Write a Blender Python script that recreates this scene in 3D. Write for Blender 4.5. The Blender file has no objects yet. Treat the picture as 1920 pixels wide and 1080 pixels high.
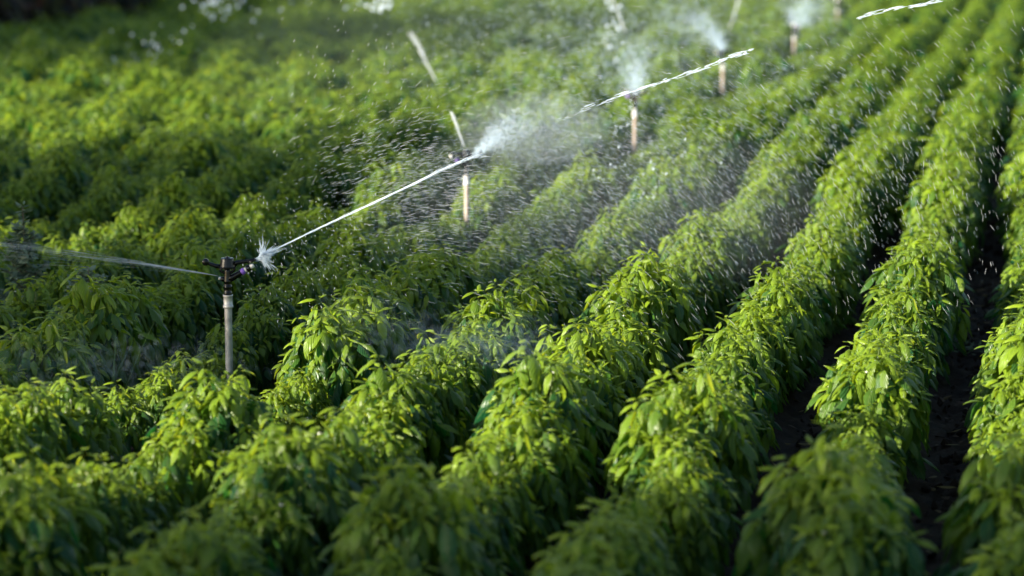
import bpy, math, random
import numpy as np
random.seed(7)
RNG = np.random.default_rng(7)
S = bpy.context.scene
C = S.collection
PI = math.pi

# ------------------------------------------------------------------ camera
CAM_Z = 2.3
FPX = 85.0 / 36.0 * 1920
PITCH = math.atan(730 / FPX)
cam_d = bpy.data.cameras.new('camera')
cam = bpy.data.objects.new('camera', cam_d)
C.objects.link(cam)
cam.location = (0, 0, CAM_Z)
cam.rotation_euler = (PI / 2 - PITCH, 0, 0)
cam_d.lens = 85
cam_d.sensor_width = 36
cam_d.clip_start = 0.1
cam_d.clip_end = 3000
cam_d.dof.use_dof = True
cam_d.dof.focus_distance = 10.6
cam_d.dof.aperture_fstop = 1.6
S.camera = cam

# ------------------------------------------------------------------ light
SUN_EL = math.radians(17)
SUN_TO = (-0.882, -0.471)          # horizontal direction towards the sun
w = bpy.data.worlds.new('World')
S.world = w
w.use_nodes = True
nt = w.node_tree
bg = nt.nodes['Background']
sky = nt.nodes.new('ShaderNodeTexSky')
sky.sky_type = 'NISHITA'
sky.sun_disc = False
sky.sun_elevation = SUN_EL
sky.sun_rotation = math.atan2(SUN_TO[0], SUN_TO[1])
nt.links.new(sky.outputs[0], bg.inputs[0])
bg.inputs[1].default_value = 0.068
sd = bpy.data.lights.new('sun', 'SUN')
sun = bpy.data.objects.new('sun', sd)
C.objects.link(sun)
sd.energy = 5.0
sd.angle = math.radians(0.5)
sd.color = (1.0, 0.91, 0.75)
from mathutils import Vector
sun.rotation_euler = Vector((SUN_TO[0] * math.cos(SUN_EL), SUN_TO[1] * math.cos(SUN_EL), math.sin(SUN_EL))).to_track_quat('Z', 'Y').to_euler()
S.view_settings.view_transform = 'Standard'
S.view_settings.look = 'None'
S.view_settings.gamma = 1
S.view_settings.use_curve_mapping = False
S.view_settings.exposure = 1.65
S.cycles.max_bounces = 6
S.cycles.diffuse_bounces = 3
S.cycles.transmission_bounces = 4
S.cycles.transparent_max_bounces = 16
S.cycles.caustics_reflective = False
S.cycles.caustics_refractive = False
S.cycles.use_denoising = True

# ------------------------------------------------------------------ helpers
cp, sp = math.cos(PITCH), math.sin(PITCH)
def ray(px, py):
    u = (px - 960) / FPX
    v = (540 - py) / FPX
    return np.array([u, cp + v * sp, v * cp - sp])
def on_z(px, py, z):              # where the sight line through a photo point meets height z
    r = ray(px, py)
    t = (z - CAM_Z) / r[2]
    return np.array([0, 0, CAM_Z]) + r * t
def on_y(px, py, y):              # ... meets distance y
    r = ray(px, py)
    return np.array([0, 0, CAM_Z]) + r * (y / r[1])
def to_px(x, y, z):
    dz = z - CAM_Z
    f = y * cp - dz * sp
    u = y * sp + dz * cp
    return 960 + x / f * FPX, 540 - u / f * FPX

def tag(o, label=None, cat=None, group=None, kind=None):
    if label: o['label'] = label
    if cat: o['category'] = cat
    if group: o['group'] = group
    if kind: o['kind'] = kind
    return o
def empty(name, loc, rz=0, scale=1):
    o = bpy.data.objects.new(name, None)
    C.objects.link(o)
    o.location = loc
    o.rotation_euler = (0, 0, rz)
    o.scale = (scale,) * 3
    o.empty_display_size = 0.1
    return o
def add(name, me, parent=None):
    o = bpy.data.objects.new(name, me)
    C.objects.link(o)
    if parent: o.parent = parent
    return o

class MB:
    """collects polygons of 3 or 4 corners as numpy blocks, one mesh at the end"""
    def __init__(s):
        s.v = []; s.q = []; s.n = 0; s.a = []
    def block(s, verts, quads, attr=None):
        verts = np.asarray(verts, float).reshape(-1, 3)
        s.v.append(verts)
        s.q.append(np.asarray(quads, int) + s.n)
        s.n += len(verts)
        s.a.append(np.zeros((len(verts), 3)) if attr is None else np.asarray(attr, float))
    def arrays(s):
        q3 = [q for q in s.q if q.shape[1] == 3]
        q4 = [q for q in s.q if q.shape[1] == 4]
        return (np.concatenate(s.v), np.concatenate(q4) if q4 else np.zeros((0, 4), int),
                np.concatenate(q3) if q3 else np.zeros((0, 3), int), np.concatenate(s.a))
    def tube(s, pts, rads, n=10, cap=True, attr=None):
        pts = [np.array(p, float) for p in pts]
        rings = []
        prev = None
        for i, p in enumerate(pts):
            d = pts[min(i + 1, len(pts) - 1)] - pts[max(i - 1, 0)]
            L = np.linalg.norm(d)
            d = d / L if L > 1e-9 else np.array([0, 0, 1.])
            if prev is None:
                a = np.array([1., 0, 0]) if abs(d[0]) < .9 else np.array([0, 1., 0])
                s1 = np.cross(d, a)
            else:
                s1 = prev - d * np.dot(prev, d)
            s1 /= np.linalg.norm(s1); prev = s1
            s2 = np.cross(d, s1)
            an = np.arange(n) / n * 2 * PI
            rings.append(p + rads[i] * (np.cos(an)[:, None] * s1 + np.sin(an)[:, None] * s2))
        V = np.concatenate(rings)
        Q = []
        for i in range(len(pts) - 1):
            for j in range(n):
                k = (j + 1) % n
                Q.append((i * n + j, i * n + k, (i + 1) * n + k, (i + 1) * n + j))
        m = len(V)
        if cap:
            V = np.concatenate([V, [pts[0]], [pts[-1]]])
        at = None if attr is None else np.tile(attr, (len(V), 1))
        base = s.n
        s.block(V, Q, at)
        if cap:
            T = []
            for j in range(n):
                k = (j + 1) % n
                T.append((m, k, j))
                T.append((m + 1, (len(pts) - 1) * n + j, (len(pts) - 1) * n + k))
            s.q.append(np.array(T) + base)
    def lathe(s, prof, centre=(0, 0, 0), n=24, axis=None):
        """prof: list of (radius, height) around z, or around axis"""
        c = np.array(centre, float)
        ax = np.array([0, 0, 1.]) if axis is None else np.array(axis, float) / np.linalg.norm(axis)
        a = np.array([1., 0, 0]) if abs(ax[0]) < .9 else np.array([0, 1., 0])
        s1 = np.cross(ax, a); s1 /= np.linalg.norm(s1); s2 = np.cross(ax, s1)
        an = np.arange(n) / n * 2 * PI
        V = np.concatenate([c + ax * h + max(r, 1e-5) * (np.cos(an)[:, None] * s1 + np.sin(an)[:, None] * s2) for r, h in prof])
        Q = [(i * n + j, i * n + (j + 1) % n, (i + 1) * n + (j + 1) % n, (i + 1) * n + j) for i in range(len(prof) - 1) for j in range(n)]
        s.block(V, Q)
    def box(s, c, size, axis=None):
        c = np.array(c, float)
        X = np.array([1., 0, 0]) if axis is None else np.array(axis, float) / np.linalg.norm(axis)
        Y = np.array([0, 1., 0]); Z = np.cross(X, Y); Z /= np.linalg.norm(Z); Y = np.cross(Z, X)
        h = np.array(size) / 2
        V = [c + X * h[0] * i + Y * h[1] * j + Z * h[2] * k for i in (-1, 1) for j in (-1, 1) for k in (-1, 1)]
        s.block(V, [(0, 1, 3, 2), (4, 6, 7, 5), (0, 4, 5, 1), (2, 3, 7, 6), (0, 2, 6, 4), (1, 5, 7, 3)])
    def mesh(s, name, mat, smooth=True):
        V, Q4, Q3, A = s.arrays()
        return mk_mesh(name, V, Q4, Q3, A, mat, smooth)
    def build(s, name, mat, parent=None, smooth=True, bevel=0):
        o = add(name, s.mesh(name, mat, smooth), parent)
        if bevel:
            m = o.modifiers.new('bevel', 'BEVEL'); m.width = bevel; m.segments = 2; m.limit_method = 'ANGLE'
        return o

def mk_mesh(name, V, Q4, Q3, A, mat, smooth=True):
    me = bpy.data.meshes.new(name)
    me.vertices.add(len(V))
    me.vertices.foreach_set('co', V.astype(np.float32).ravel())
    n4, n3 = len(Q4), len(Q3)
    me.loops.add(n4 * 4 + n3 * 3)
    me.loops.foreach_set('vertex_index', np.concatenate([Q4.ravel(), Q3.ravel()]).astype(np.int32))
    me.polygons.add(n4 + n3)
    st = np.concatenate([np.arange(n4) * 4, n4 * 4 + np.arange(n3) * 3]).astype(np.int32)
    me.polygons.foreach_set('loop_start', st)
    me.polygons.foreach_set('use_smooth', np.full(n4 + n3, smooth))
    me.update(calc_edges=True)
    if A is not None and len(A):
        at = me.attributes.new('tint', 'FLOAT_COLOR', 'POINT')
        at.data.foreach_set('color', np.concatenate([A, np.ones((len(A), 1))], 1).astype(np.float32).ravel())
    me.materials.append(mat)
    return me

# ------------------------------------------------------------------ materials
def new_mat(name):
    m = bpy.data.materials.new(name)
    m.use_nodes = True
    return m, m.node_tree, m.node_tree.nodes['Principled BSDF']
def nd(t, typ, **kw):
    n = t.nodes.new(typ)
    for k, v in kw.items(): setattr(n, k, v)
    return n
def simple(name, col, rough=.5, metal=0, noise=None, bump=0, nscale=40, spec=.5):
    m, t, p = new_mat(name)
    p.inputs['Base Color'].default_value = (*col, 1)
    p.inputs['Roughness'].default_value = rough
    p.inputs['Metallic'].default_value = metal
    p.inputs['Specular IOR Level'].default_value = spec
    if noise or bump:
        co = nd(t, 'ShaderNodeTexCoord')
        nz = nd(t, 'ShaderNodeTexNoise'); nz.inputs['Scale'].default_value = nscale; nz.inputs['Detail'].default_value = 6
        t.links.new(co.outputs['Object'], nz.inputs['Vector'])
        if noise:
            r = nd(t, 'ShaderNodeValToRGB')
            r.color_ramp.elements[0].position = .3; r.color_ramp.elements[1].position = .7
            r.color_ramp.elements[0].color = (*col, 1); r.color_ramp.elements[1].color = (*noise, 1)
            t.links.new(nz.outputs[0], r.inputs[0]); t.links.new(r.outputs[0], p.inputs['Base Color'])
        if bump:
            b = nd(t, 'ShaderNodeBump'); b.inputs['Strength'].default_value = bump; b.inputs['Distance'].default_value = .01
            t.links.new(nz.outputs[0], b.inputs['Height']); t.links.new(b.outputs[0], p.inputs['Normal'])
    return m

def leaf_mat(name, old, young, trans_old, trans_young, trans=.42, rough=.34, rib=(.16, .22, .06)):
    m, t, p = new_mat(name)
    L = t.links
    at = nd(t, 'ShaderNodeAttribute', attribute_name='tint')
    sep = nd(t, 'ShaderNodeSeparateColor'); L.new(at.outputs['Color'], sep.inputs[0])
    oi = nd(t, 'ShaderNodeObjectInfo')
    # individual plants differ a little in how yellow they are
    ad = nd(t, 'ShaderNodeMath', operation='MULTIPLY_ADD'); ad.inputs[1].default_value = .22
    L.new(oi.outputs['Random'], ad.inputs[0]); L.new(sep.outputs[0], ad.inputs[2])
    sb = nd(t, 'ShaderNodeMath', operation='SUBTRACT', use_clamp=True); sb.inputs[1].default_value = .11
    L.new(ad.outputs[0], sb.inputs[0])
    co = nd(t, 'ShaderNodeTexCoord')
    nz = nd(t, 'ShaderNodeTexNoise'); nz.inputs['Scale'].default_value = 60; nz.inputs['Detail'].default_value = 3
    L.new(co.outputs['Object'], nz.inputs['Vector'])
    mx = nd(t, 'ShaderNodeMix', data_type='RGBA')
    mx.inputs[6].default_value = (*old, 1); mx.inputs[7].default_value = (*young, 1)
    L.new(sb.outputs[0], mx.inputs[0])
    hs = nd(t, 'ShaderNodeHueSaturation')
    mr = nd(t, 'ShaderNodeMapRange'); mr.inputs[3].default_value = .75; mr.inputs[4].default_value = 1.25
    L.new(nz.outputs[0], mr.inputs[0]); L.new(mr.outputs[0], hs.inputs['Value']); L.new(mx.outputs[2], hs.inputs['Color'])
    # paler midrib and side veins: green channel runs -1..1 across (stored 0..1), blue along
    ab = nd(t, 'ShaderNodeMath', operation='MULTIPLY_ADD'); ab.inputs[1].default_value = 2; ab.inputs[2].default_value = -1
    L.new(sep.outputs[1], ab.inputs[0])
    ab2 = nd(t, 'ShaderNodeMath', operation='ABSOLUTE'); L.new(ab.outputs[0], ab2.inputs[0])
    rb = nd(t, 'ShaderNodeMapRange'); rb.inputs[1].default_value = .0; rb.inputs[2].default_value = .14; rb.inputs[3].default_value = .7; rb.inputs[4].default_value = 0
    L.new(ab2.outputs[0], rb.inputs[0])
    m2 = nd(t, 'ShaderNodeMix', data_type='RGBA'); m2.inputs[7].default_value = (*rib, 1)
    L.new(rb.outputs[0], m2.inputs[0]); L.new(hs.outputs[0], m2.inputs[6])
    L.new(m2.outputs[2], p.inputs['Base Color'])
    p.inputs['Roughness'].default_value = rough
    p.inputs['Specular IOR Level'].default_value = .38
    # vein relief
    v1 = nd(t, 'ShaderNodeMath', operation='MULTIPLY_ADD'); v1.inputs[1].default_value = -.35
    L.new(ab2.outputs[0], v1.inputs[0]); L.new(sep.outputs[2], v1.inputs[2])
    v2 = nd(t, 'ShaderNodeMath', operation='MULTIPLY'); v2.inputs[1].default_value = 44; L.new(v1.outputs[0], v2.inputs[0])
    v3 = nd(t, 'ShaderNodeMath', operation='SINE'); L.new(v2.outputs[0], v3.inputs[0])
    v4 = nd(t, 'ShaderNodeMath', operation='ADD'); L.new(v3.outputs[0], v4.inputs[0]); L.new(nz.outputs[0], v4.inputs[1])
    bp = nd(t, 'ShaderNodeBump'); bp.inputs['Strength'].default_value = .55; bp.inputs['Distance'].default_value = .0018
    L.new(v4.outputs[0], bp.inputs['Height']); L.new(bp.outputs[0], p.inputs['Normal'])
    tr = nd(t, 'ShaderNodeBsdfTranslucent')
    m3 = nd(t, 'ShaderNodeMix', data_type='RGBA'); m3.inputs[6].default_value = (*trans_old, 1); m3.inputs[7].default_value = (*trans_young, 1)
    L.new(sb.outputs[0], m3.inputs[0]); L.new(m3.outputs[2], tr.inputs[0])
    ms = nd(t, 'ShaderNodeMixShader'); ms.inputs[0].default_value = trans
    L.new(p.outputs[0], ms.inputs[1]); L.new(tr.outputs[0], ms.inputs[2])
    L.new(ms.outputs[0], t.nodes['Material Output'].inputs[0])
    return m

M_leaf = leaf_mat('pepper_leaf', (.009, .074, .022), (.26, .385, .020), (.03, .19, .025), (.59, .66, .018), trans=.44, rough=.31)
M_weed = leaf_mat('weed_leaf', (.16, .23, .16), (.28, .36, .24), (.1, .18, .07), (.2, .28, .1), trans=.3, rough=.6)
M_grass = leaf_mat('grass_blade', (.08, .16, .04), (.16, .26, .06), (.1, .22, .03), (.2, .34, .06), trans=.35)
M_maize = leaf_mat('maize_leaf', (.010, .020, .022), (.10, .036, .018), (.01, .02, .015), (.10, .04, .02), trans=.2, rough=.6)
M_tree = leaf_mat('tree_leaf', (.04, .08, .02), (.08, .13, .03), (.05, .1, .02), (.1, .16, .03), trans=.25)
M_stem = simple('green_stem', (.07, .12, .03), .5, noise=(.12, .16, .05))
M_bark = simple('bark', (.07, .05, .035), .9, noise=(.13, .1, .07), bump=.8, nscale=12)
M_black = simple('black_plastic', (.002, .002, .0025), .22, noise=(.005, .005, .006), nscale=80, spec=.35)
M_purple = simple('purple_plastic', (.20, .10, .52), .4)
M_nozzle = simple('pale_nozzle', (.55, .55, .55), .3)
M_pipe = simple('galvanised_pipe', (.27, .27, .27), .45, metal=.3, noise=(.50, .49, .48), bump=.5, nscale=28)
M_lit_pipe = simple('warm_lit_pipe', (.30, .23, .19), .55, metal=.1, noise=(.42, .35, .30), bump=.3, nscale=25)  # farther risers: warm sunlit tone put into the pipe colour
M_petal = simple('petal', (.8, .8, .72), .5)
M_tubing = simple('white_tubing', (.75, .8, .85), .35)

m, t, p = new_mat('soil')
co = nd(t, 'ShaderNodeTexCoord')
n1 = nd(t, 'ShaderNodeTexNoise'); n1.inputs['Scale'].default_value = 9; n1.inputs['Detail'].default_value = 12; n1.inputs['Roughness'].default_value = .7
t.links.new(co.outputs['Object'], n1.inputs['Vector'])
r = nd(t, 'ShaderNodeValToRGB')
r.color_ramp.elements[0].position = .35; r.color_ramp.elements[0].color = (.006, .0045, .004, 1)
r.color_ramp.elements[1].position = .72; r.color_ramp.elements[1].color = (.045, .028, .019, 1)
t.links.new(n1.outputs[0], r.inputs[0]); t.links.new(r.outputs[0], p.inputs['Base Color'])
p.inputs['Roughness'].default_value = .8
p.inputs['Specular IOR Level'].default_value = .2
b = nd(t, 'ShaderNodeBump'); b.inputs['Strength'].default_value = 1; b.inputs['Distance'].default_value = .04
t.links.new(n1.outputs[0], b.inputs['Height']); t.links.new(b.outputs[0], p.inputs['Normal'])
M_soil = m

def water_mat(name, clear, col=(.86, .9, .95)):
    m, t, p = new_mat(name)
    p.inputs['Base Color'].default_value = (*col, 1)
    p.inputs['Roughness'].default_value = .15
    p.inputs['IOR'].default_value = 1.33
    tl = nd(t, 'ShaderNodeBsdfTranslucent'); tl.inputs[0].default_value = (*col, 1)
    tp = nd(t, 'ShaderNodeBsdfTransparent')
    a = nd(t, 'ShaderNodeMixShader'); a.inputs[0].default_value = .5
    t.links.new(p.outputs[0], a.inputs[1]); t.links.new(tl.outputs[0], a.inputs[2])
    c = nd(t, 'ShaderNodeMixShader'); c.inputs[0].default_value = clear
    t.links.new(a.outputs[0], c.inputs[1]); t.links.new(tp.outputs[0], c.inputs[2])
    t.links.new(c.outputs[0], t.nodes['Material Output'].inputs[0])
    return m
M_jet = water_mat('jet_water', .18, (.82, .91, 1))
M_drop = water_mat('droplet_water', .50)
M_fine = water_mat('fine_spray_water', .60, (.72, .86, 1))

# ------------------------------------------------------------------ leaves
PROF = {6: (np.array([0, .16, .38, .6, .82, 1.]), np.array([.035, .05, .9, 1., .62, .02])),
        4: (np.array([0, .3, .65, 1.]), np.array([.06, .85, .95, .03])),
        3: (np.array([0, .5, 1.]), np.array([.12, 1., .04]))}
def leaves(mb, base, az, pit, droop, length, width, roll, tint, S_=6, fold=.28, wave=.0):
    N = len(az)
    ts, ws = PROF[S_]
    base = np.asarray(base, float)
    pos = np.zeros((N, S_, 3)); tan = np.zeros((N, S_, 3))
    cur = base.copy()
    side0 = np.stack([-np.sin(az), np.cos(az), np.zeros(N)], 1)
    for i in range(S_):
        a = np.maximum(pit - droop * ts[i] ** .65, -1.5 + .3 * np.cos(az * 5))
        d = np.stack([np.cos(a) * np.cos(az), np.cos(a) * np.sin(az), np.sin(a)], 1)
        if i: 
            am = np.maximum(pit - droop * ((ts[i] + ts[i - 1]) / 2) ** .65, -1.5 + .3 * np.cos(az * 5))
            dm = np.stack([np.cos(am) * np.cos(az), np.cos(am) * np.sin(az), np.sin(am)], 1)
            cur = cur + dm * (length * (ts[i] - ts[i - 1]))[:, None]
        pos[:, i] = cur; tan[:, i] = d
    V = np.zeros((N, S_, 3, 3)); A = np.zeros((N, S_, 3, 3))
    cr, sr = np.cos(roll)[:, None], np.sin(roll)[:, None]
    for i in range(S_):
        up = np.cross(tan[:, i], side0)
        sd_ = side0 * cr + up * sr
        up = np.cross(tan[:, i], sd_)
        hw = (width * ws[i] * .5)[:, None]
        rip = (wave * width * ws[i] * np.sin(ts[i] * 11 + az * 7))[:, None] if wave else 0
        V[:, i, 0] = pos[:, i] - sd_ * hw + up * (-hw * fold * 2 + rip)
        V[:, i, 1] = pos[:, i]
        V[:, i, 2] = pos[:, i] + sd_ * hw + up * (-hw * fold * 2 - rip)
        for j, g in enumerate((0, .5, 1)):
            A[:, i, j] = np.stack([tint, np.full(N, g), np.full(N, ts[i])], 1)
    k = S_ * 3
    Q = []
    for i in range(S_ - 1):
        for j in range(2):
            Q.append((i * 3 + j, i * 3 + j + 1, i * 3 + j + 4, i * 3 + j + 3))
    Q = np.array(Q)
    QQ = (Q[None] + (np.arange(N) * k)[:, None, None]).reshape(-1, 4)
    mb.block(V.reshape(-1, 3), QQ, A.reshape(-1, 3))

def plant_parts(seed, lod=0):
    """a pepper plant about 0.5 m tall: shoot tips over a dome, each a rosette of drooping leaves"""
    g = np.random.default_rng(seed)
    H, R = .50, .178
    fol, stm = MB(), MB()
    ns = (36, 28, 16)[lod]
    per = (10, 8, 6)[lod]
    S_ = (6, 4, 3)[lod]
    big = (1., 1.12, 1.5)[lod]
    lobes = [(g.uniform(0, 2 * PI), g.uniform(.6, 1)) for _ in range(5)]
    tips = []
    for i in range(ns):
        rr = math.sqrt((i + .5) / ns)
        ph = i * 2.39996 + g.uniform(-.3, .3)
        bump = 1 + .14 * math.sin(3 * ph + seed) + g.uniform(-.1, .1)
        r_ = R * rr * bump * .95
        z = .17 + (H - .17) * math.sqrt(max(0, 1 - (rr * .97) ** 2.2)) * (1 + g.uniform(-.16, .13))
        tips.append((r_ * math.cos(ph), r_ * math.sin(ph), z, ph, rr))
    B, AZ, PT, DR, LN, WD, RL, TN = [], [], [], [], [], [], [], []
    def put(b, az, pit, dr, ln, wd, rl, tn):
        B.append(b); AZ.append(az); PT.append(pit); DR.append(dr); LN.append(ln * big); WD.append(wd * big); RL.append(rl); TN.append(tn)
    for (x, y, z, ph, rr) in tips:
        tn0 = g.uniform(-.06, .12)
        n = per + g.integers(-2, 2)
        a0 = g.uniform(0, 2 * PI)
        sprout = g.uniform(0, .05) if g.uniform() < .9 else g.uniform(.05, .09)
        for j in range(n):
            u = (j + .5) / n                      # 0 young centre, 1 older outside
            az = a0 + j * 2.4 + g.uniform(-.3, .3)
            az = math.atan2(math.sin(az) + .8 * rr * math.sin(ph), math.cos(az) + .8 * rr * math.cos(ph))
            ln = (.043 + .098 * u ** .8) * g.uniform(.65, 1.35)
            pit = 1.1 - 1.05 * u + g.uniform(-.3, .3)
            dr = 1.3 + 1.9 * u + g.uniform(-.5, .5)
            put((x, y, z + sprout + .02 - .07 * u), az, pit, dr, ln, ln * g.uniform(.23, .33), g.uniform(-.5, .5), .97 - .78 * u + tn0 + g.uniform(-.22, .22))
    # hanging leaves down the sides, older and bigger
    for i in range((170, 80, 36)[lod]):
        ph = g.uniform(0, 2 * PI)
        zz = g.uniform(.07, .44)
        k = math.sqrt(max(.05, 1 - ((zz - .17) / (H - .11)) ** 2)) if zz > .17 else .75 + zz
        r_ = R * k * g.uniform(.6, 1.12)
        ln = g.uniform(.09, .145)
        put((r_ * math.cos(ph), r_ * math.sin(ph), zz + .03), ph + g.uniform(-.8, .8), g.uniform(-1.2, .2), g.uniform(.9, 1.7), ln, ln * g.uniform(.30, .42), g.uniform(-.6, .6), g.uniform(0, .32))
    leaves(fol, np.array(B), *[np.array(q) for q in (AZ, PT, DR, LN, WD, RL, TN)], S_=S_, wave=.05 if lod == 0 else 0)
    # stems: trunk and branches to the tips
    if lod < 2:
        stm.tube([(0, 0, -.03), (.004, 0, .08), (0, .004, .17)], [.010, .009, .007], 6)
        for (x, y, z, ph, rr) in tips[::(1 if lod == 0 else 3)]:
            zb = .1 + .07 * g.uniform()
            stm.tube([(0, 0, zb), (x * .45, y * .45, zb + (z - zb) * .45), (x, y, z)], [.005, .0035, .002], 4, cap=False)
    dr_ = MB()
    if lod == 0:
        Vv = fol.arrays()[0]
        ids = g.choice(len(Vv) // 18, 130) * 18 + g.choice([4, 7, 10, 13], 130)
        ico = np.array([(1, 0, 0), (-1, 0, 0), (0, 1, 0), (0, -1, 0), (0, 0, .6), (0, 0, -.6)], float)
        T = np.array([(0, 2, 4), (2, 1, 4), (1, 3, 4), (3, 0, 4), (2, 0, 5), (1, 2, 5), (3, 1, 5), (0, 3, 5)])
        for q_ in Vv[ids]:
            dr_.block(ico * g.uniform(.0010, .0020) + q_ + np.append(g.normal(0, .004, 2), .0012), T)
    return fol, stm, tips, dr_

NV = 9
protos = []
for sdd in range(NV):
    f_, s_, tips, d_ = plant_parts(100 + sdd, 0)
    fl = MB()
    q = tips[6 + sdd % 5]
    for kk in range(5):
        a = kk * 2 * PI / 5
        V = [(0, 0, 0), (.006 * math.cos(a - .5), .006 * math.sin(a - .5), .002), (.014 * math.cos(a), .014 * math.sin(a), .005), (.006 * math.cos(a + .5), .006 * math.sin(a + .5), .002)]
        fl.block(np.array(V) + np.array([q[0], q[1], q[2] + .012]), [(0, 1, 2, 3)])
    fl.lathe([(.003, 0), (.002, .006), (0, .007)], (q[0], q[1], q[2] + .012), 6)
    protos.append((f_.mesh('foliage', M_leaf), s_.mesh('stem', M_stem), fl.mesh('flower', M_petal), d_.mesh('water_beads', M_jet)))
far_arr = [plant_parts(300 + i, 2)[0].arrays() for i in range(6)]
mid_arr = [plant_parts(200 + i, 1)[0].arrays() for i in range(6)]

# ------------------------------------------------------------------ ground
SLOPE = .222
ROW_X0, ROW_Y0, ROW_DX = 1.70, 10.6, .606
def row_x(k, y):                  # k = 5 is the broad row right of the middle
    near = max(0, 10.0 - y)
    return ROW_X0 + (k - 5) * ROW_DX + SLOPE * (y - ROW_Y0) + (.012 if k > 4 else .002) * near ** 1.6 + .018 * math.sin(y * .55 + k * 1.3)

def ground():
    mb = MB()
    xs = np.concatenate([[-1500, -400, -120, -40], np.arange(-16, -3, .10), np.arange(-3, 5, .045), np.arange(5, 18, .1), [40, 120, 400, 1500]])
    ys = np.concatenate([[-1500, -300, -60, -10], np.arange(2, 5.5, .16), np.arange(5.5, 14, .055), np.arange(14, 24, .16), np.arange(24, 60, .5), [100, 300, 1500]])
    X, Y = np.meshgrid(xs, ys)
    ph = (X - ROW_X0 - SLOPE * (Y - ROW_Y0)) / ROW_DX
    near = (np.abs(X) < 17) & (Y > 1.9) & (Y < 60)
    Z = np.where(near, .035 * np.cos(ph * 2 * PI) + RNG.normal(0, .010, X.shape) + .012 * np.sin(X * 19 + 3 * np.sin(Y * 7)) * np.sin(Y * 13 + X * 5) - .01, -.03)
    nx, ny = len(xs), len(ys)
    idx = np.arange(nx * ny).reshape(ny, nx)
    Q = np.stack([idx[:-1, :-1], idx[:-1, 1:], idx[1:, 1:], idx[1:, :-1]], -1).reshape(-1, 4)
    mb.block(np.stack([X, Y, Z], -1).reshape(-1, 3), Q)
    o = mb.build('ground', M_soil)
    tag(o, kind='structure')
ground()

def clods():
    mb = MB()
    ico = np.array([(1, 0, 0), (-1, 0, 0), (0, 1, 0), (0, -1, 0), (0, 0, 1), (0, 0, -1)], float)
    T = np.array([(0, 2, 4), (2, 1, 4), (1, 3, 4), (3, 0, 4), (2, 0, 5), (1, 2, 5), (3, 1, 5), (0, 3, 5)])
    for k in range(1, 8):
        for i in range(900):
            y = RNG.uniform(5.5, 18)
            x = row_x(k, y) + ROW_DX / 2 + RNG.normal(0, .09)
            s_ = .005 + .026 * RNG.uniform() ** 2.5
            an_ = RNG.uniform(0, 6.3); rot = np.array([[math.cos(an_), -math.sin(an_), 0], [math.sin(an_), math.cos(an_), 0], [0, 0, 1]])
            mb.block((ico * RNG.uniform(.3, 1.2, (6, 3)) + RNG.normal(0, .25, (6, 3))) @ rot.T * s_ + (x, y, -.035 + s_ * .2), T)
    o = mb.build('soil_clods', M_soil, smooth=False)
    tag(o, 'dark damp crumbs and clods of earth lying in the furrows between rows', 'soil', kind='stuff')
clods()

# ------------------------------------------------------------------ pepper plants
MP0 = on_z(0, 46, .5) * (1, 1, 0); MP1 = on_z(350, 2, .5) * (1, 1, 0); MN = np.array([-(MP1 - MP0)[1], (MP1 - MP0)[0]])
SPP = [(1191, 166), (1356, 90), (1490, 42), (1571, -4)]
PEAKS = [on_z(*q, .52)[:2] for q in [(350, 715), (190, 865), (535, 600), (650, 560), (760, 500), (570, 820), (760, 690), (890, 560), (970, 485), (1110, 385),
    (740, 930), (970, 715), (1090, 625), (1210, 520), (1360, 420), (1450, 330), (1120, 1010), (1270, 745), (1360, 655), (1450, 545), (1550, 430), (1560, 900), (1610, 655), (1700, 490), (1770, 340),
    (1850, 880), (1900, 640), (130, 745), (300, 575), (60, 900), (180, 545), (60, 620), (420, 470), (560, 440), (380, 1030), (1780, 1000), (640, 400), (1240, 330), (100, 450)]]
PEAKS = np.array(PEAKS)
def mound(x, y):
    d2 = ((PEAKS[:, 0] - x) ** 2 + ((PEAKS[:, 1] - y) * .8) ** 2)
    return min(1.1, np.exp(-d2 / (2 * .21 ** 2)).sum())
plants = []
for k in range(-42, 12):
    y = 4.3 + (k * .37) % .36
    while y < 62:
        x = row_x(k, y) + RNG.normal(0, .028)
        if -15 < x < 16 and (x - MP0[0]) * MN[0] + (y - MP0[1]) * MN[1] < 0:
            lump = .5 * math.sin(y * 5.1 / (1 + .02 * y) + k * 2.1) + .5 * math.sin(y * 2.3 + k * 4.7)
            far_f = min(1, max(0, (y - 12) / 8))
            sc = 1.0 + (.08 + .10 * far_f) * lump + RNG.normal(0, .05 + .05 * far_f)
            if y < 15.5 and x > -3.2:
                sc = .78 + .29 * mound(x, y) + .05 * lump + RNG.normal(0, .07)
            if k == 1 and 9.25 < y < 9.95: sc = .62
            if k == 0 and 9.3 < y < 10.45: sc = .66
            if k == 0 and 10.55 <= y < 10.95: sc = .7
            ppx = to_px(x, y, .3)[0]
            if 9.15 < y < 10.55 and 335 < ppx < 505: sc = min(sc, .56)
            if 13.0 < y < 15.3 and 825 < ppx < 930: sc = .64
            for q in SPP:
                sy = on_z(*q, .757)[1]
                if sy - 3.6 < y < sy + .3 and abs(ppx - q[0]) < 1750 / y: sc = min(sc, .74)
            if far_f < .5 or RNG.uniform() > .02: plants.append([k, x, y, sc])
        y += RNG.uniform(.27, .35)
def visible(x, y, sc):
    # can any of this plant be in the picture
    a = to_px(x, y, .5 * sc)
    rpx = .30 * sc * FPX / y
    b_ = to_px(x, y, 0)
    return -rpx < a[0] < 1920 + rpx and a[1] < 1080 + .1 * rpx and b_[1] > 0
vis = sorted([i for i, q in enumerate(plants) if visible(*q[1:])], key=lambda i: plants[i][2])
things = vis[:300]
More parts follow.
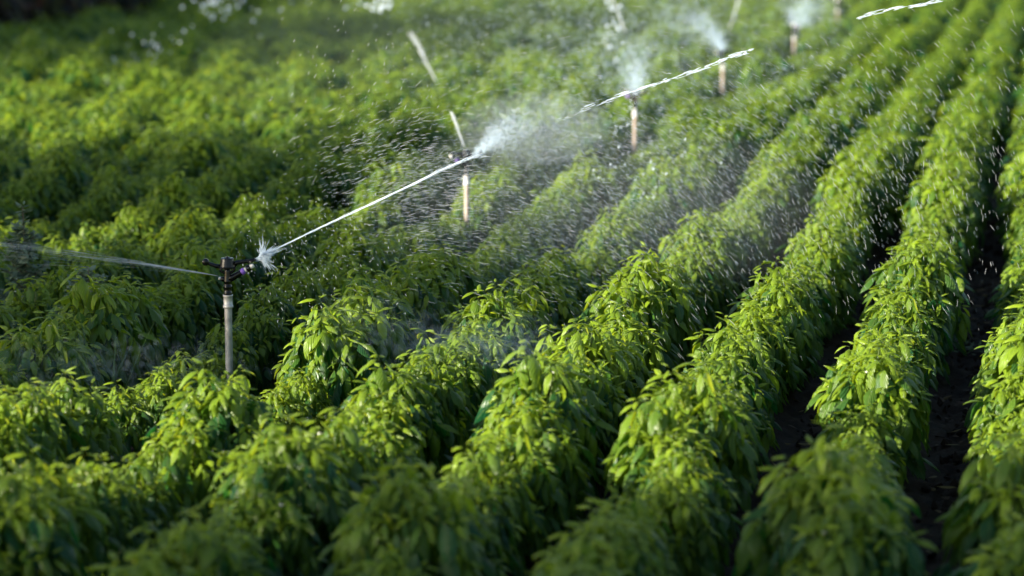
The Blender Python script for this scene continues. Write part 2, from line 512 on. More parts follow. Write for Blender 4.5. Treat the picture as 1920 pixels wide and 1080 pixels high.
ORD = 'zeroth first second third fourth fifth sixth seventh eighth ninth tenth eleventh twelfth thirteenth fourteenth fifteenth sixteenth seventeenth eighteenth nineteenth twentieth'.split()
for q in ('twenty', 'thirty', 'forty', 'fifty'):
    if q != 'twenty': ORD.append({'thirty': 'thirtieth', 'forty': 'fortieth', 'fifty': 'fiftieth'}[q])
    ORD += [q + '-' + o_ for o_ in ORD[1:10]]
rows = {}
for i in things: rows.setdefault(plants[i][0], []).append(i)
krows = sorted(rows, reverse=True)
GRP = 'pepper plants growing in long parallel rows'
for ri, k in enumerate(krows):
    for pi_, i in enumerate(sorted(rows[k], key=lambda j: plants[j][2])):
        _, x, y, sc = plants[i]
        v = (i * 7 + k) % NV
        rt = empty('pepper_plant', (x, y, -.01), RNG.uniform(0, 2 * PI), sc)
        rt.scale = (sc, sc, sc * RNG.uniform(.94, 1.08))
        size = 'low' if sc < .95 else ('tall' if sc > 1.06 else 'leafy')
        tag(rt, '%s pepper plant, %s up from the frame edge in the %s row from the right' % (size, ORD[pi_ + 1], ORD[ri + 1]), 'pepper plant', GRP)
        add('foliage', protos[v][0], rt)
        add('stem', protos[v][1], rt)
        if y < 13: tag(add('water_beads', protos[v][3], rt), kind='stuff')
        if y < 15 and i % 2: add('flower', protos[v][2], rt)
print('ROWS', {k: len(v) for k, v in rows.items()}, 'far y', plants[things[-1]][2], 'visible', len(vis))
far = MB()
tset = set(things)
for i, (k, x, y, sc) in enumerate(plants):
    if i in tset: continue
    px = to_px(x, y, .4)[0]
    if px < -500 or px > 2300: continue
    if 2 < y < 19: V, Q4, Q3, A = mid_arr[i % 6]
    else: V, Q4, Q3, A = far_arr[i % 6]
    a = RNG.uniform(0, 2 * PI); c_, s_ = math.cos(a), math.sin(a)
    W = np.stack([V[:, 0] * c_ - V[:, 1] * s_, V[:, 0] * s_ + V[:, 1] * c_, V[:, 2]], 1) * sc + (x, y, 0)
    A = A.copy(); A[:, 0] += RNG.uniform(-.1, .1)
    far.block(W, Q4, A)
o = far.build('distant_pepper_crop', M_leaf)
tag(o, 'far blurred rows of pepper plants filling the back of the field', 'crop', kind='stuff')

mb = MB(); n = 420
ks = RNG.integers(2, 7, n); ys = RNG.uniform(6, 15, n)
xs = np.array([row_x(k, y) for k, y in zip(ks, ys)]) + ROW_DX / 2 + RNG.normal(0, .08, n)
leaves(mb, np.stack([xs, ys, np.full(n, -.015)], 1), RNG.uniform(0, 6.3, n), RNG.uniform(-.1, .5, n), RNG.uniform(0, .9, n), RNG.uniform(.03, .09, n), RNG.uniform(.012, .03, n), RNG.uniform(-.6, .6, n), RNG.uniform(0, 1, n) ** 2, S_=4)
o = mb.build('fallen_leaves', leaf_mat('fallen_leaf', (.06, .035, .02), (.18, .14, .04), (.04, .03, .01), (.2, .15, .03), trans=.15, rough=.6, rib=(.1, .07, .03)))
tag(o, 'brown and yellow fallen leaves scattered on the dark furrow soil', 'fallen leaves', kind='stuff')

# ------------------------------------------------------------------ sprinklers
def make_sprinkler(loc, rz, pipe_mat):
    rt = empty('sprinkler', loc, rz)
    a = MB()
    a.lathe([(.0165, -.15), (.0165, .50), (.0165, .535)], n=24)
    a.lathe([(.0165, .0), (.0175, .0)], n=24)
    pipe = a.build('riser_pipe', pipe_mat, rt)
    a = MB()
    a.lathe([(.0165, .528), (.0225, .530), (.0235, .536), (.0225, .542), (.0195, .544), (.0200, .580), (.0225, .582), (.0225, .588), (.012, .589)], n=24)
    a.build('collar', M_nozzle if pipe_mat is M_lit_pipe else pipe_mat, pipe)
    a = MB()   # body: threaded base, bearing sleeve, neck
    a.lathe([(.0, .586), (.0185, .586), (.0185, .600), (.0165, .602), (.0175, .618), (.0190, .620), (.0190, .628), (.0165, .630), (.0165, .642), (.0180, .644), (.0180, .650), (.0165, .655), (.0155, .675), (.0135, .69), (.0125, .71), (.0, .715)], n=24)
    # rear barrel that feeds the small jet
    a.tube([(0, 0, .652), (-.022, 0, .658), (-.030, 0, .660)], [.0125, .011, .008], 14)
    # main barrel rising to the nozzle
    a.tube([(0, 0, .655), (.020, 0, .663), (.055, 0, .684), (.066, 0, .690)], [.0155, .015, .0125, .0125], 16)
    # open bridge frame round the neck
    a.tube([(-.030, 0, .712), (-.030, 0, .694), (-.018, 0, .686), (.018, 0, .686), (.030, 0, .700), (.030, 0, .712)], [.006] * 6, 8)
    a.build('body', M_black, rt)
    a = MB()   # trapezoid cap with a lip and a top dimple
    a.lathe([(.0, .706), (.0385, .706), (.0385, .712), (.035, .714), (.0285, .748), (.026, .751), (.014, .752), (.012, .7545), (.005, .7550), (.0045, .758), (0, .7585)], n=20)
    a.build('cap', M_black, rt, smooth=False)
    a = MB()   # rocking arm: counterweight left, spoon right
    a.tube([(-.026, -.004, .712), (-.050, -.004, .716), (-.074, -.004, .724), (-.090, -.004, .733)], [.0105, .0095, .008, .0075], 10)
    an = np.linspace(0, 2 * PI, 13)
    a.lathe([(.0001, -.013), (.012, -.013), (.0155, -.007), (.0155, .007), (.012, .013), (.0001, .013)], (-.094, -.004, .733), 18, axis=(0, 1, 0))
    a.tube([(.022, .004, .714), (.042, .006, .730), (.070, .008, .733), (.095, .008, .737), (.122, .006, .747)], [.012, .011, .009, .008, .004], 10)
    a.box((.108, .002, .736), (.040, .020, .008), axis=(1, 0, .45))
    a.build('rocker_arm', M_black, rt)
    ax = np.array([.866, 0, .5])
    o_ = np.array([.060, 0, .687])
    a = MB(); a.lathe([(.0001, 0), (.0135, 0), (.0145, .003), (.0145, .015), (.0135, .018), (.0001, .018)], o_, 12, axis=ax)
    a.build('purple_ring', M_purple, rt)
    a = MB(); a.lathe([(.0001, 0), (.0115, 0), (.0115, .010), (.0001, .010)], o_ + ax * .018, 14, axis=ax)
    a.lathe([(.0001, 0), (.0115, 0), (.0105, .014), (.007, .018), (.0001, .018)], o_ + ax * .046, 14, axis=ax)
    noz = a.build('nozzle', M_nozzle, rt)
    a = MB(); a.lathe([(.0001, 0), (.0145, 0), (.0150, .004), (.0145, .018), (.0001, .018)], o_ + ax * .028, 8, axis=ax)
    a.build('nozzle_nut', M_black, rt)
    a = MB(); a.lathe([(.0001, 0), (.0075, 0), (.0075, .008), (.0035, .012), (.0001, .012)], (-.028, 0, .660), 12, axis=(-1, 0, .12))
    a.build('rear_nozzle', M_nozzle, rt)
    return rt
HEADZ = .757
def sp_loc(px, py):
    q = on_z(px, py, HEADZ); return (q[0], q[1], 0)
SP = [(426, 481), (875, 279), (1191, 166), (1356, 90), (1490, 42), (1571, -4)]
SPL = ['near black sprinkler head on a grey metal riser, in sharp focus at left',
       'second sprinkler, black head on a reddish riser where the long jet ends',
       'blurred sprinkler behind the long jet, third along the line',
       'blurred sprinkler with a short orange riser under a white spray fan, fourth along',
       'blurred sprinkler almost hidden by a white puff near the top edge, fifth along',
       'farthest blurred sprinkler, its riser touching the top edge right of the white puff']
SL = [sp_loc(*q) for q in SP]
s0 = make_sprinkler(SL[0], 0, M_pipe)
tag(s0, SPL[0], 'sprinkler', 'sprinklers in a line across the field')
cp0 = make_sprinkler(SL[1], 3.6, M_lit_pipe)
tag(cp0, SPL[1], 'sprinkler', 'sprinklers in a line across the field')
def copy_tree(o, parent=None):
    c = o.copy(); C.objects.link(c)
    if parent: c.parent = parent
    for ch in list(o.children): copy_tree(ch, c)
    return c
for i in range(2, 6):
    c = copy_tree(cp0)
    c.location = SL[i]; c.rotation_euler = (0, 0, 1.3 * i)
    c['label'] = SPL[i]
# white coupling at the foot of the near riser
a = MB()
a.lathe([(.0001, -.03), (.012, -.03), (.012, .03), (.015, .03), (.015, .042), (.0001, .042)], (.048, -.03, .14), 14, axis=(.5, .2, .8))
a.build('hose_coupling', M_tubing, s0)

# ------------------------------------------------------------------ water
def strand(mb, p, q, r, sag=0, n=5, taper=True, sides=4):
    p = np.array(p, float); q = np.array(q, float)
    ts = np.linspace(0, 1, n)
    pts = [p + (q - p) * t_ + np.array([0, 0, 4 * sag * t_ * (1 - t_)]) for t_ in ts]
    rs = [r * (max(.08, math.sin(PI * min(max(t_, .02), .98)) ** .5) if taper else 1) for t_ in ts]
    mb.tube(pts, rs, sides, cap=False)
OCT_N = 5
def drops(mb, P, D, L, R):
    """many elongated drops at once: P centres, D unit directions, L half lengths, R radii"""
    N = len(P)
    a = np.cross(D, np.array([0, 1., 0])); nn = np.linalg.norm(a, axis=1, keepdims=True); a = a / np.maximum(nn, 1e-6)
    b_ = np.cross(D, a)
    V = np.zeros((N, 10, 3))
    L = L[:, None]; R = R[:, None]
    for j, (ca, sa) in enumerate(((1, 0), (0, 1), (-1, 0), (0, -1))):
        V[:, j] = P - D * L * .45 + (a * ca + b_ * sa) * R
        V[:, 4 + j] = P + D * L * .45 + (a * ca + b_ * sa) * R
    V[:, 8] = P - D * L; V[:, 9] = P + D * L
    Q = np.array([(j, (j + 1) % 4, 4 + (j + 1) % 4, 4 + j) for j in range(4)])
    T = np.array([(8, (j + 1) % 4, j) for j in range(4)] + [(9, 4 + j, 4 + (j + 1) % 4) for j in range(4)])
    base = mb.n
    off = (np.arange(N) * 10)[:, None, None]
    mb.block(V.reshape(-1, 3), (Q[None] + off).reshape(-1, 4))
    mb.q.append((T[None] + off).reshape(-1, 3) + base)

Y0 = SL[0][1]
def wp(px, py, dy=0): return on_y(px, py, Y0 + dy)
# long main jet, unbroken from the nozzle to above the second sprinkler
JET = [(508, 472), (560, 446), (620, 418), (700, 381), (780, 343), (840, 313), (875, 299), (906, 289)]
mb = MB()
P = [wp(*q) for q in JET]
rj = [.0014, .0022, .0026, .0028, .0030, .0034, .0040, .0016]
for k in range(7):
    off = RNG.normal(0, .0016, (len(P), 3))
    off[:, 2] += np.linspace(-.4, 1, len(P)) * .003 * (k - 3) / 3
    e = len(P) if k < 4 else len(P) - int(RNG.integers(1, 3))
    mb.tube([P[i] + off[i] for i in range(e)], [rj[i] * .62 for i in range(e)], 6)
JX = np.array([q[0] for q in JET]); JYY = np.array([q[1] for q in JET])
for i in range(170):
    x0 = RNG.uniform(515, 900); L = RNG.uniform(8, 34); off = RNG.normal(0, .6 + (x0 - 510) * .0045)
    f_ = lambda x: float(np.interp(x, JX, JYY))
    strand(mb, wp(x0, f_(x0) + off * .6, RNG.normal(0, .01)), wp(x0 + L, f_(x0 + L) + off + RNG.normal(0, .6), RNG.normal(0, .01)), RNG.uniform(.0004, .0013), n=3)
o = mb.build('water_jet', M_jet)
tag(o, 'long white water jet rising from the near sprinkler to the second one', 'water jet')
# the jet breaks up: separate broken lengths beyond
def broken(segs, lab):
    mb = MB()
    for (x0, y0, x1, y1, n, r) in segs:
        for i in range(int(n * 1.7)):
            t0 = RNG.uniform(0, .85); t1 = min(1, t0 + RNG.uniform(.08, .3))
            j = RNG.normal(0, 2.2, 2)
            a_ = wp(x0 + (x1 - x0) * t0, y0 + (y1 - y0) * t0 + j[0], .1)
            b_ = wp(x0 + (x1 - x0) * t1, y0 + (y1 - y0) * t1 + j[0] + j[1] * .4, .1)
            strand(mb, a_, b_, r * RNG.uniform(.12, .55))
    o = mb.build('broken_jet', M_jet)
    tag(o, lab, 'water jet')
broken([(1086, 207, 1160, 181, 12, .0034), (1150, 184, 1240, 154, 18, .0042), (1230, 158, 1330, 124, 20, .0045), (1318, 126, 1380, 104, 14, .0045), (1362, 108, 1414, 94, 16, .0055)],
       'bright broken stretch of the jet crossing in front of the blurred risers')
broken([(1600, 34, 1690, 14, 16, .0042), (1660, 20, 1760, 2, 18, .0042), (1730, 8, 1810, -8, 12, .0036)],
       'short bright dashes of jet water near the top right edge')
broken([(1030, 233, 1070, 219, 3, .0012), (1055, 224, 1090, 211, 3, .0013)],
       'faint thin threads of jet water right of the second sprinkler')
# rear jet, a flat fan of threads to the left
mb = MB()
src = np.array(wp(411, 518))
def rear(ex, spread, dy=0):
    u = (411 - ex) / 411
    return wp(ex, 518 - 74 * u + 14 * u * u + spread * 10 * u, dy)
for i in range(260):
    sp_ = RNG.normal(0, 1); sp_ = abs(sp_) * 1.5 if i % 3 == 0 else sp_ * .55
    dy = RNG.normal(0, .10)
    x0 = 411 - 470 * RNG.uniform(0, 1) ** 1.15; ln_ = RNG.uniform(25, 90)
    strand(mb, rear(x0, sp_, dy * (411 - x0) / 411), rear(x0 - ln_, sp_, dy * (411 - x0 + ln_) / 411), RNG.uniform(.0002, .0006), n=3, sides=3)
for i in range(18):
    ex = 411 - RNG.uniform(40, 190)
    strand(mb, src, rear(ex, RNG.normal(0, .35)), RNG.uniform(.0006, .0012), sag=.002)
o = mb.build('rear_jet', M_drop)
tag(o, 'thin fan of water threads leaving the near sprinkler towards the left edge', 'water jet')
# burst where the jet hits the rocker spoon
mb = MB()
c0 = np.array(wp(484, 488))
for i in range(560):
    a = RNG.choice([RNG.normal(84, 13), RNG.normal(28, 14), RNG.normal(-26, 18)], p=[.32, .33, .35])
    L = RNG.uniform(10, 32) * (1.75 if 64 < a < 95 else 1.25 if a < 0 else 1)
    a = math.radians(a)
    t0 = RNG.uniform(0, .6); t1 = min(1, t0 + RNG.uniform(.12, .35)); bend = -3 * math.cos(a)
    dyy = RNG.normal(0, .04)
    pt = lambda t: wp(486 + math.cos(a) * L * t + 3, 487 - math.sin(a) * L * t + (9 * t * t if a < 1 else bend * t * t), dyy * t)
    strand(mb, pt(t0), pt(t1), RNG.uniform(.0003, .0011) * (1.2 - .6 * t0), n=3)
for i in range(150):
    a = math.radians(RNG.normal(20, 13)); L = RNG.uniform(8, 26)
    strand(mb, wp(481 + RNG.uniform(0, 6), 489 - RNG.uniform(0, 3)), wp(481 + math.cos(a) * L, 489 - math.sin(a) * L, RNG.normal(0, .01)), RNG.uniform(.0008, .0020))
for i in range(110):
    q = RNG.normal(0, 1, 4)
    strand(mb, wp(477 + RNG.uniform(0, 8), 490 - RNG.uniform(0, 4) + q[0] * 1.2), wp(512 + q[1] * 9, 470 + q[2] * 4 - q[1] * 3, q[3] * .01), RNG.uniform(.0005, .0014))
o = mb.build('splash', M_jet)
tag(o, 'white burst of water at the near sprinkler nozzle', 'splash')

def jet_y(x): return 470 - (x - 510) * .455 + (x - 510) ** 2 * .00007
def angle(x, y):
    base = np.interp(x, [300, 600, 900, 1200, 1500, 1900], [30, 16, 2, -18, -33, -44])
    h = np.clip(y - jet_y(x), -200, 600)
    return base - np.clip(h, -120, 400) * .075
def cloud(n, xr, yr, dyr, dens=None, L=(.008, .024), R=(.0007, .0014), jit=13, mb=None, ang=None):
    out = []
    while len(out) < n:
        x = RNG.uniform(*xr); y = RNG.uniform(*yr)
        if dens is not None and RNG.uniform() > dens(x, y): continue
        dy = RNG.uniform(*dyr)
        out.append((x, y, dy))
    P = np.array([wp(*q) for q in out])
    A = np.radians(np.array([(angle(q[0], q[1]) if ang is None else ang) + RNG.normal(0, jit) for q in out]))
    D = np.stack([np.cos(A), RNG.normal(0, .25, n), np.sin(A)], 1); D /= np.linalg.norm(D, axis=1, keepdims=True)
    k = RNG.uniform(0, 1, n) ** 2
    drops(mb, P, D, L[0] + (L[1] - L[0]) * k, R[0] + (R[1] - R[0]) * RNG.uniform(0, 1, n) ** 2)
def g2(x, y, cx, cy, sx, sy, rot=0):
    c_, s_ = math.cos(rot), math.sin(rot)
    dx, dy = x - cx, y - cy
    u, v = dx * c_ + dy * s_, -dx * s_ + dy * c_
    return math.exp(-.5 * ((u / sx) ** 2 + (v / sy) ** 2))
mb = MB()
dens1 = lambda x, y: min(1, g2(x, y, 790, 350, 120, 70) + .85 * g2(x, y, 1150, 330, 190, 110) + .6 * g2(x, y, 1050, 470, 170, 130) + .45 * g2(x, y, 1600, 280, 260, 170) + .12 * g2(x, y, 1250, 180, 300, 90))
cloud(3800, (520, 1930), (0, 720), (-.7, 1.6), dens1, L=(.009, .028), R=(.0003, .00062), mb=mb)
dens2 = lambda x, y: min(1, g2(x, y, 830, 380, 60, 55) + .5 * g2(x, y, 740, 300, 120, 60))
cloud(600, (600, 1000), (200, 480), (-.3, .5), dens2, L=(.012, .030), R=(.0003, .0007), jit=7, mb=mb)
cloud(300, (1200, 1930), (60, 620), (-.4, .8), lambda x, y: g2(x, y, 1620, 260, 230, 170), L=(.012, .022), R=(.0005, .0009), jit=12, mb=mb)
cloud(500, (440, 800), (360, 620), (-.5, .8), lambda x, y: g2(x, y, 560, 480, 110, 80), L=(.003, .010), R=(.0006, .0011), ang=-75, jit=30, mb=mb)
cloud(140, (500, 900), (0, 300), (-.5, 1), lambda x, y: g2(x, y, 660, 150, 120, 90), L=(.004, .014), R=(.0004, .0008), ang=60, jit=14, mb=mb)
o = mb.build('falling_droplets', M_drop)
tag(o, 'countless white streaking droplets falling below the long jet', 'water drops', kind='stuff')

mb = MB()
dens3 = lambda x, y: min(1, g2(x, y, 800, 370, 110, 70) + .9 * g2(x, y, 1130, 340, 170, 100) + .55 * g2(x, y, 1050, 470, 150, 110) + .4 * g2(x, y, 1450, 300, 220, 130))
cloud(9000, (500, 1930), (100, 700), (.6, 3.4), dens3, L=(.005, .018), R=(.0003, .0009), mb=mb)
cloud(5000, (700, 1600), (-10, 300), (7, 12), lambda x, y: g2(x, y, 1180, 90, 220, 120), L=(.006, .02), R=(.0012, .0026), mb=mb)
o = mb.build('fine_spray', M_fine)
tag(o, 'hazy veil of very fine spray behind the jet in the middle of the field', 'spray', kind='stuff')

# plumes of fine spray thrown by the farther sprinklers, made of separate drops
def plume(items, name, lab, mat=M_fine):
    mb = MB()
    for (x0, y0, x1, y1, w0, w1, n, dy, r) in items:
        n = int(n * .75)
        t_ = RNG.beta(1.15, 2.0, n) * 1.35
        cx = x0 + (x1 - x0) * t_; cy = y0 + (y1 - y0) * t_
        L_ = math.hypot(x1 - x0, y1 - y0); nx_, ny_ = -(y1 - y0) / L_, (x1 - x0) / L_
        ww = (w0 + (w1 - w0) * t_) * RNG.normal(0, .5, n)
        P = np.array([on_y(cx[i] + nx_ * ww[i], cy[i] + ny_ * ww[i], dy + RNG.normal(0, .15)) for i in range(n)])
        an = math.atan2(-(y1 - y0), x1 - x0)
        A = an + RNG.normal(0, .3, n)
        D = np.stack([np.cos(A), RNG.normal(0, .2, n), np.sin(A)], 1); D /= np.linalg.norm(D, axis=1, keepdims=True)
        drops(mb, P, D, r * RNG.uniform(1.5, 4, n), r * RNG.uniform(.5, 1.1, n))
    o = mb.build(name, mat)
    tag(o, lab, 'spray', kind='stuff')
YS = [q[1] for q in SL]
plume([(888, 292, 965, 228, 4, 36, 1500, YS[1], .0022), (915, 262, 1090, 215, 24, 110, 2200, YS[1] + .3, .002)], 'spray_plume', 'pale blue plume of fine spray blown right from the second sprinkler')
plume([(1192, 178, 1192, 95, 10, 44, 1100, YS[2], .0032), (1190, 170, 1150, 50, 30, 110, 900, YS[2] + .4, .003)], 'spray_plume', 'tall misty spray above the third sprinkler')
plume([(1357, 92, 1318, 38, 8, 30, 900, YS[3], .0045), (1325, 45, 1245, 26, 24, 60, 700, YS[3], .004)], 'spray_plume', 'white spray fan curling left above the fourth sprinkler')
plume([(1496, 50, 1503, 0, 16, 44, 650, YS[4], .0055), (1500, 20, 1560, 10, 36, 50, 400, YS[4], .005)], 'spray_plume', 'white puff of spray near the top edge above the fifth sprinkler')

def soft_jet(x0, y0, x1, y1, dy, r, n, lab, w_=3):
    mb = MB()
    ax = x1 - x0, y1 - y0
    strand(mb, on_y(x0, y0, dy), on_y(x1, y1, dy), r * .22)
    for i in range(n * 4):
        t0 = RNG.uniform(0, .85); t1 = min(1, t0 + RNG.uniform(.1, .22))
        o_ = RNG.normal(0, w_ * (.25 + .6 * t0), 2)
        strand(mb, on_y(x0 + ax[0] * t0 + o_[0], y0 + ax[1] * t0, dy), on_y(x0 + ax[0] * t1 + o_[0], y0 + ax[1] * t1, dy), r * RNG.uniform(.12, .5), n=4)
    o = mb.build('water_jet', M_drop); tag(o, lab, 'water jet')
soft_jet(871, 276, 846, 208, YS[1] - .1, .006, 24, 'short soft white jet rising steeply from the second sprinkler', 2)
soft_jet(820, 156, 768, 56, 21, .009, 14, 'slanting blurred white jet alone above the field, left of the risers', 3.4)
soft_jet(1174, 62, 1144, -12, YS[2] + 3, .010, 10, 'blurred white jet at the top edge above the third sprinkler', 3)
soft_jet(1366, 60, 1388, -10, YS[3] + 2, .010, 6, 'faint slanting jet at the top edge right of the white spray fan', 2)

# big blurred drops far off, clusters at the upper left and top
mb = MB()
def bokeh(cx, cy, sx, sy, rot, n, y, r, lean=70, el=1.35):
    c_, s_ = math.cos(rot), math.sin(rot)
    P = []
    for i in range(n):
        a, b_ = RNG.normal(0, sx), RNG.normal(0, sy)
        P.append(on_y(cx + a * c_ - b_ * s_, cy + a * s_ + b_ * c_, y + RNG.normal(0, .5)))
    A = np.radians(lean + RNG.normal(0, 10, n))
    D = np.stack([np.cos(A), np.zeros(n), np.sin(A)], 1)
    k = r * RNG.uniform(.5, 1.2, n)
    drops(mb, np.array(P), D, k * el, k)
bokeh(285, 92, 34, 22, -.5, 26, 27, .011)
bokeh(165, 205, 26, 22, .3, 18, 25, .012)
bokeh(410, 14, 36, 18, .1, 26, 30, .016)
bokeh(395, 4, 10, 5, 0, 10, 30, .018)
bokeh(580, 8, 110, 8, 0, 14, 30, .018)
bokeh(715, 8, 10, 8, .8, 24, 26, .016)
bokeh(360, 70, 100, 40, -.4, 22, 28, .015)
bokeh(1148, 30, 11, 34, 0, 22, 24, .014)
bokeh(1200, 310, 60, 60, 0, 60, 14.5, .0035, 60, 2.6)
bokeh(1190, 220, 40, 60, 0, 50, 17, .004, 70, 2.4)
bokeh(1620, 210, 60, 40, 0, 24, 17, .004, -40, 2.6)
o = mb.build('scattered_drops', M_jet)
tag(o, 'soft round white drops scattered over the far field', 'water drops', kind='stuff')

# spray between the camera and the focus, seen as soft veils
mb = MB()
def veil(cx, cy, sx, sy, n, y, r, lean, el=3.5):
    n = n * 5; r = r * .48
    P = [on_y(cx + RNG.normal(0, sx), cy + RNG.normal(0, sy), y + RNG.normal(0, .15)) for i in range(n)]
    A = np.radians(lean + RNG.normal(0, 8, n))
    D = np.stack([np.cos(A), np.zeros(n), np.sin(A)], 1)
    k = r * RNG.uniform(.5, 1.1, n)
    drops(mb, np.array(P), D, k * el, k)
veil(860, 640, 95, 22, 130, 6.6, .0026, -28)
veil(960, 640, 40, 24, 60, 6.4, .0026, -35)
veil(700, 590, 60, 24, 50, 6.8, .0022, -20)
veil(110, 690, 130, 34, 90, 6.5, .0024, -15)
veil(300, 670, 90, 22, 45, 6.8, .0022, -10)
o = mb.build('near_spray', M_fine)
tag(o, 'soft veils of blurred spray drifting low across the front rows', 'spray', kind='stuff')

# drifting mist, thin air full of water: closed lobes with an even volume
def mist(centre, rad, dens, lab):
    m, t, p = new_mat('mist')
    t.nodes.remove(p)
    v = nd(t, 'ShaderNodeVolumePrincipled')
    v.inputs['Color'].default_value = (.80, .90, 1, 1); v.inputs['Density'].default_value = dens; v.inputs['Anisotropy'].default_value = .1
    t.links.new(v.outputs[0], t.nodes['Material Output'].inputs['Volume'])
    mb = MB()
    n = 14
    mb.lathe([(max(1e-4, math.sin(PI * i / n)), -math.cos(PI * i / n)) for i in range(n + 1)], n=28)
    V, Q4, Q3, A = mb.arrays()
    o = add('mist', mk_mesh('mist', V * np.array(rad), Q4, Q3, None, m))
    o.location = centre; o.rotation_euler = (0, 0, -.25)
    tag(o, lab, 'mist', kind='stuff')
q = on_y(1000, 240, YS[1] + .6); mist(q, (.50, .8, .24), .13, 'small cloud of mist right of the second sprinkler')
q = on_y(1110, 390, 13.2); mist(q, (1.3, 1.6, .50), .024, 'thin mist over the rows below the middle of the long jet')
mist((.8, 25, .95), (2.9, 8.5, .85), .0035, 'pale mist spread over the far rows round the distant sprinklers')

# ------------------------------------------------------------------ weeds
def weed(x, y, h):
    rt = empty('tall_weed', (x, y, 0))
    a = MB(); a.tube([(0, 0, -.02), (.01, 0, h * .5), (0, 0, h)], [.006, .004, .0015], 6)
    f = MB(); B, AZ, PT, DR, LN, WD, RL, TN = [], [], [], [], [], [], [], []
    brs = [((0, 0, .1), (0, 0, h), 170)]
    for i in range(15):
        z = .12 + .55 * i / 15 * h / .8; an = i * 2.4; l_ = .20 * (1 - i / 20)
        e_ = (math.cos(an) * l_, math.sin(an) * l_, z + l_ * .9)
        a.tube([(0, 0, z), (e_[0] * .5, e_[1] * .5, z + l_ * .35), e_], [.003, .002, .001], 4)
        brs.append(((0, 0, z), e_, 44))
    for (p_, q_, n) in brs:
        for i in range(n):
            t_ = RNG.uniform(.2, 1); pp = np.array(p_) + (np.array(q_) - np.array(p_)) * t_
            B.append(pp + RNG.normal(0, .004, 3)); AZ.append(RNG.uniform(0, 2 * PI)); PT.append(RNG.uniform(-.2, .9)); DR.append(RNG.uniform(0, .9))
            l_ = RNG.uniform(.035, .075) * (1.2 - .5 * t_); LN.append(l_); WD.append(l_ * .4); RL.append(RNG.uniform(-.6, .6)); TN.append(RNG.uniform(0, 1))
    leaves(f, np.array(B), *[np.array(q) for q in (AZ, PT, DR, LN, WD, RL, TN)], S_=4)
    f.build('foliage', M_weed, rt)
    a.build('stem', simple('weed_stem', (.2, .13, .09), .6), rt)
    return rt
q = on_z(42, 385, .80); tag(weed(q[0], q[1], .80), 'tall grey-green weed with narrow leaves standing at the left edge', 'weed')
q = on_z(165, 500, .56); tag(weed(q[0], q[1], .56), 'shorter grey-green weed right of the tall one at the left edge', 'weed')

def grass_tuft(x, y, lab, n, h):
    a = MB()
    az = RNG.uniform(0, 2 * PI, n)
    leaves(a, np.stack([RNG.normal(0, .03, n), RNG.normal(0, .03, n), np.zeros(n)], 1), az, RNG.uniform(.95, 1.45, n), RNG.uniform(.3, 1.5, n),
           h * RNG.uniform(.6, 1.1, n), np.full(n, .010), RNG.uniform(-.3, .3, n), RNG.uniform(0, 1, n), S_=6, fold=.2)
    o = a.build('grass_tuft', M_grass); o.location = (x, y, .0)
    tag(o, lab, 'grass tuft')
q = on_z(200, 640, .42); grass_tuft(q[0], q[1], 'tuft of long arching grass blades between the left rows below the near jet', 26, .56)
q = on_z(45, 780, .38); grass_tuft(q[0], q[1], 'small tuft of thin grass near the lower left edge', 14, .42)
q = on_z(1790, 640, .02)
a = MB(); n = 40
leaves(a, np.stack([RNG.normal(0, .05, n), RNG.normal(0, .12, n), np.full(n, .01)], 1), RNG.uniform(0, 6.3, n), RNG.uniform(.2, 1, n), RNG.uniform(0, 1, n), RNG.uniform(.03, .06, n), RNG.uniform(.012, .02, n), RNG.uniform(-.3, .3, n), RNG.uniform(0, .6, n), S_=4)
o = a.build('seedlings', M_weed); o.location = (q[0] + .05, q[1], -.02)
tag(o, 'low scattered seedlings on the bare soil of the right furrow', 'seedlings', kind='stuff')

# ------------------------------------------------------------------ maize edge
mb = MB()
p0 = MP0; p1 = MP1
dirv = (p1 - p0); Ld = np.linalg.norm(dirv); dirv /= Ld
nrm = np.array([-dirv[1], dirv[0], 0])
B, AZ, PT, DR, LN, WD, RL, TN = [], [], [], [], [], [], [], []
for i in range(1500):
    b_ = p0 + dirv * RNG.uniform(-9, 34) + nrm * (RNG.uniform(0, 1) * 3.0)
    h = RNG.uniform(1.5, 2.3)
    mb.tube([b_, b_ + (0, 0, h)], [.014, .006], 4, attr=(RNG.uniform(0, 1), .5, .5))
    for j in range(11):
        B.append(b_ + np.array([0, 0, h * (.1 + .85 * j / 11)])); AZ.append(RNG.uniform(0, 6.3)); PT.append(RNG.uniform(.4, 1.1)); DR.append(RNG.uniform(1, 2.6))
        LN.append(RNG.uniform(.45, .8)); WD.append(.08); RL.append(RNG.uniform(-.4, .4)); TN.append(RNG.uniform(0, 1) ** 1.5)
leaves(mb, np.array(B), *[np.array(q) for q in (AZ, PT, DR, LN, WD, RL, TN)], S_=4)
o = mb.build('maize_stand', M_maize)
tag(o, 'dark blurred stand of tall maize behind the field at the top left corner', 'maize', kind='stuff')

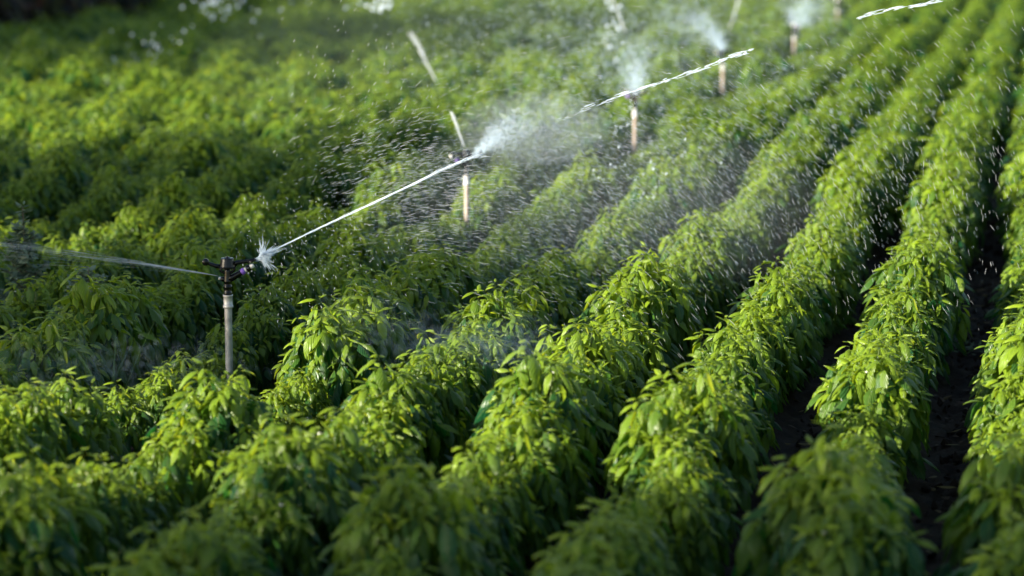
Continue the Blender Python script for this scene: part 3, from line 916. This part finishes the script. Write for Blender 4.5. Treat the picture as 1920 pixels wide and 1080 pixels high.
# ------------------------------------------------------------------ trees that shade the field (left of and behind the camera)
def tree(target, D, rad, hgt, nleaf, lab, seed, tz=.4):
    g = np.random.default_rng(seed)
    cz = tz + D * math.tan(SUN_EL)
    x, y = target[0] + SUN_TO[0] * D, target[1] + SUN_TO[1] * D
    rt = empty('shade_tree', (x, y, 0))
    a = MB()
    a.tube([(0, 0, -.2), (.1, 0, cz * .35), (0, .1, cz * .7), (0, 0, cz + hgt * .2)], [.28, .2, .15, .04], 10)
    lumps = []
    for i in range(15):
        an = g.uniform(0, 2 * PI); rr = rad * math.sqrt(g.uniform(0, 1)) * .72; zz = g.uniform(-.7, .7) * hgt / 2
        lumps.append((rr * math.cos(an), rr * math.sin(an), cz + zz, g.uniform(.28, .5) * rad))
    for (lx, ly, lz, lr) in lumps:
        zb = max(1.5, lz - g.uniform(.8, 1.8))
        a.tube([(0, 0, zb), (lx * .5, ly * .5, (zb + lz) / 2 + .2), (lx, ly, lz)], [.09, .05, .015], 5)
    a.build('trunk', M_bark, rt)
    f = MB()
    li = g.integers(0, len(lumps), nleaf); LP = np.array(lumps)[li]
    d = g.normal(0, 1, (nleaf, 3)); d /= np.linalg.norm(d, axis=1, keepdims=True)
    P = LP[:, :3] + d * (LP[:, 3] * g.uniform(.3, 1, nleaf) ** .6)[:, None] * np.array([1, 1, .75])
    leaves(f, P, g.uniform(0, 6.3, nleaf), g.uniform(-.8, .8, nleaf), g.uniform(0, 1, nleaf), g.uniform(.12, .22, nleaf), g.uniform(.07, .12, nleaf), g.uniform(-1, 1, nleaf), g.uniform(0, 1, nleaf), S_=3)
    f.build('crown', M_tree, rt)
    tag(rt, lab, 'tree')
tree((-2.0, 5.65), 17, 2.0, 4.2, 6200, 'airy leafy tree behind the camera whose shade covers the front rows', 11)
tree((-3.6, 11.05), 18, 2.0, 3.2, 7500, 'leafy tree left of the field shading the rows beyond the near sprinkler', 12)
tree((-4.0, 15.8), 21, 2.2, 3.2, 7500, 'smaller leafy tree left of the field, next beyond the taller one', 14)
tree((-8.6, 30.5), 22, 6.5, 7.0, 32000, 'wide dark tree at the far left edge shading the back corner', 13)
tree((-10, 44), 22, 6.5, 7.0, 26000, 'farthest wide tree left of the field shading the maize', 15)
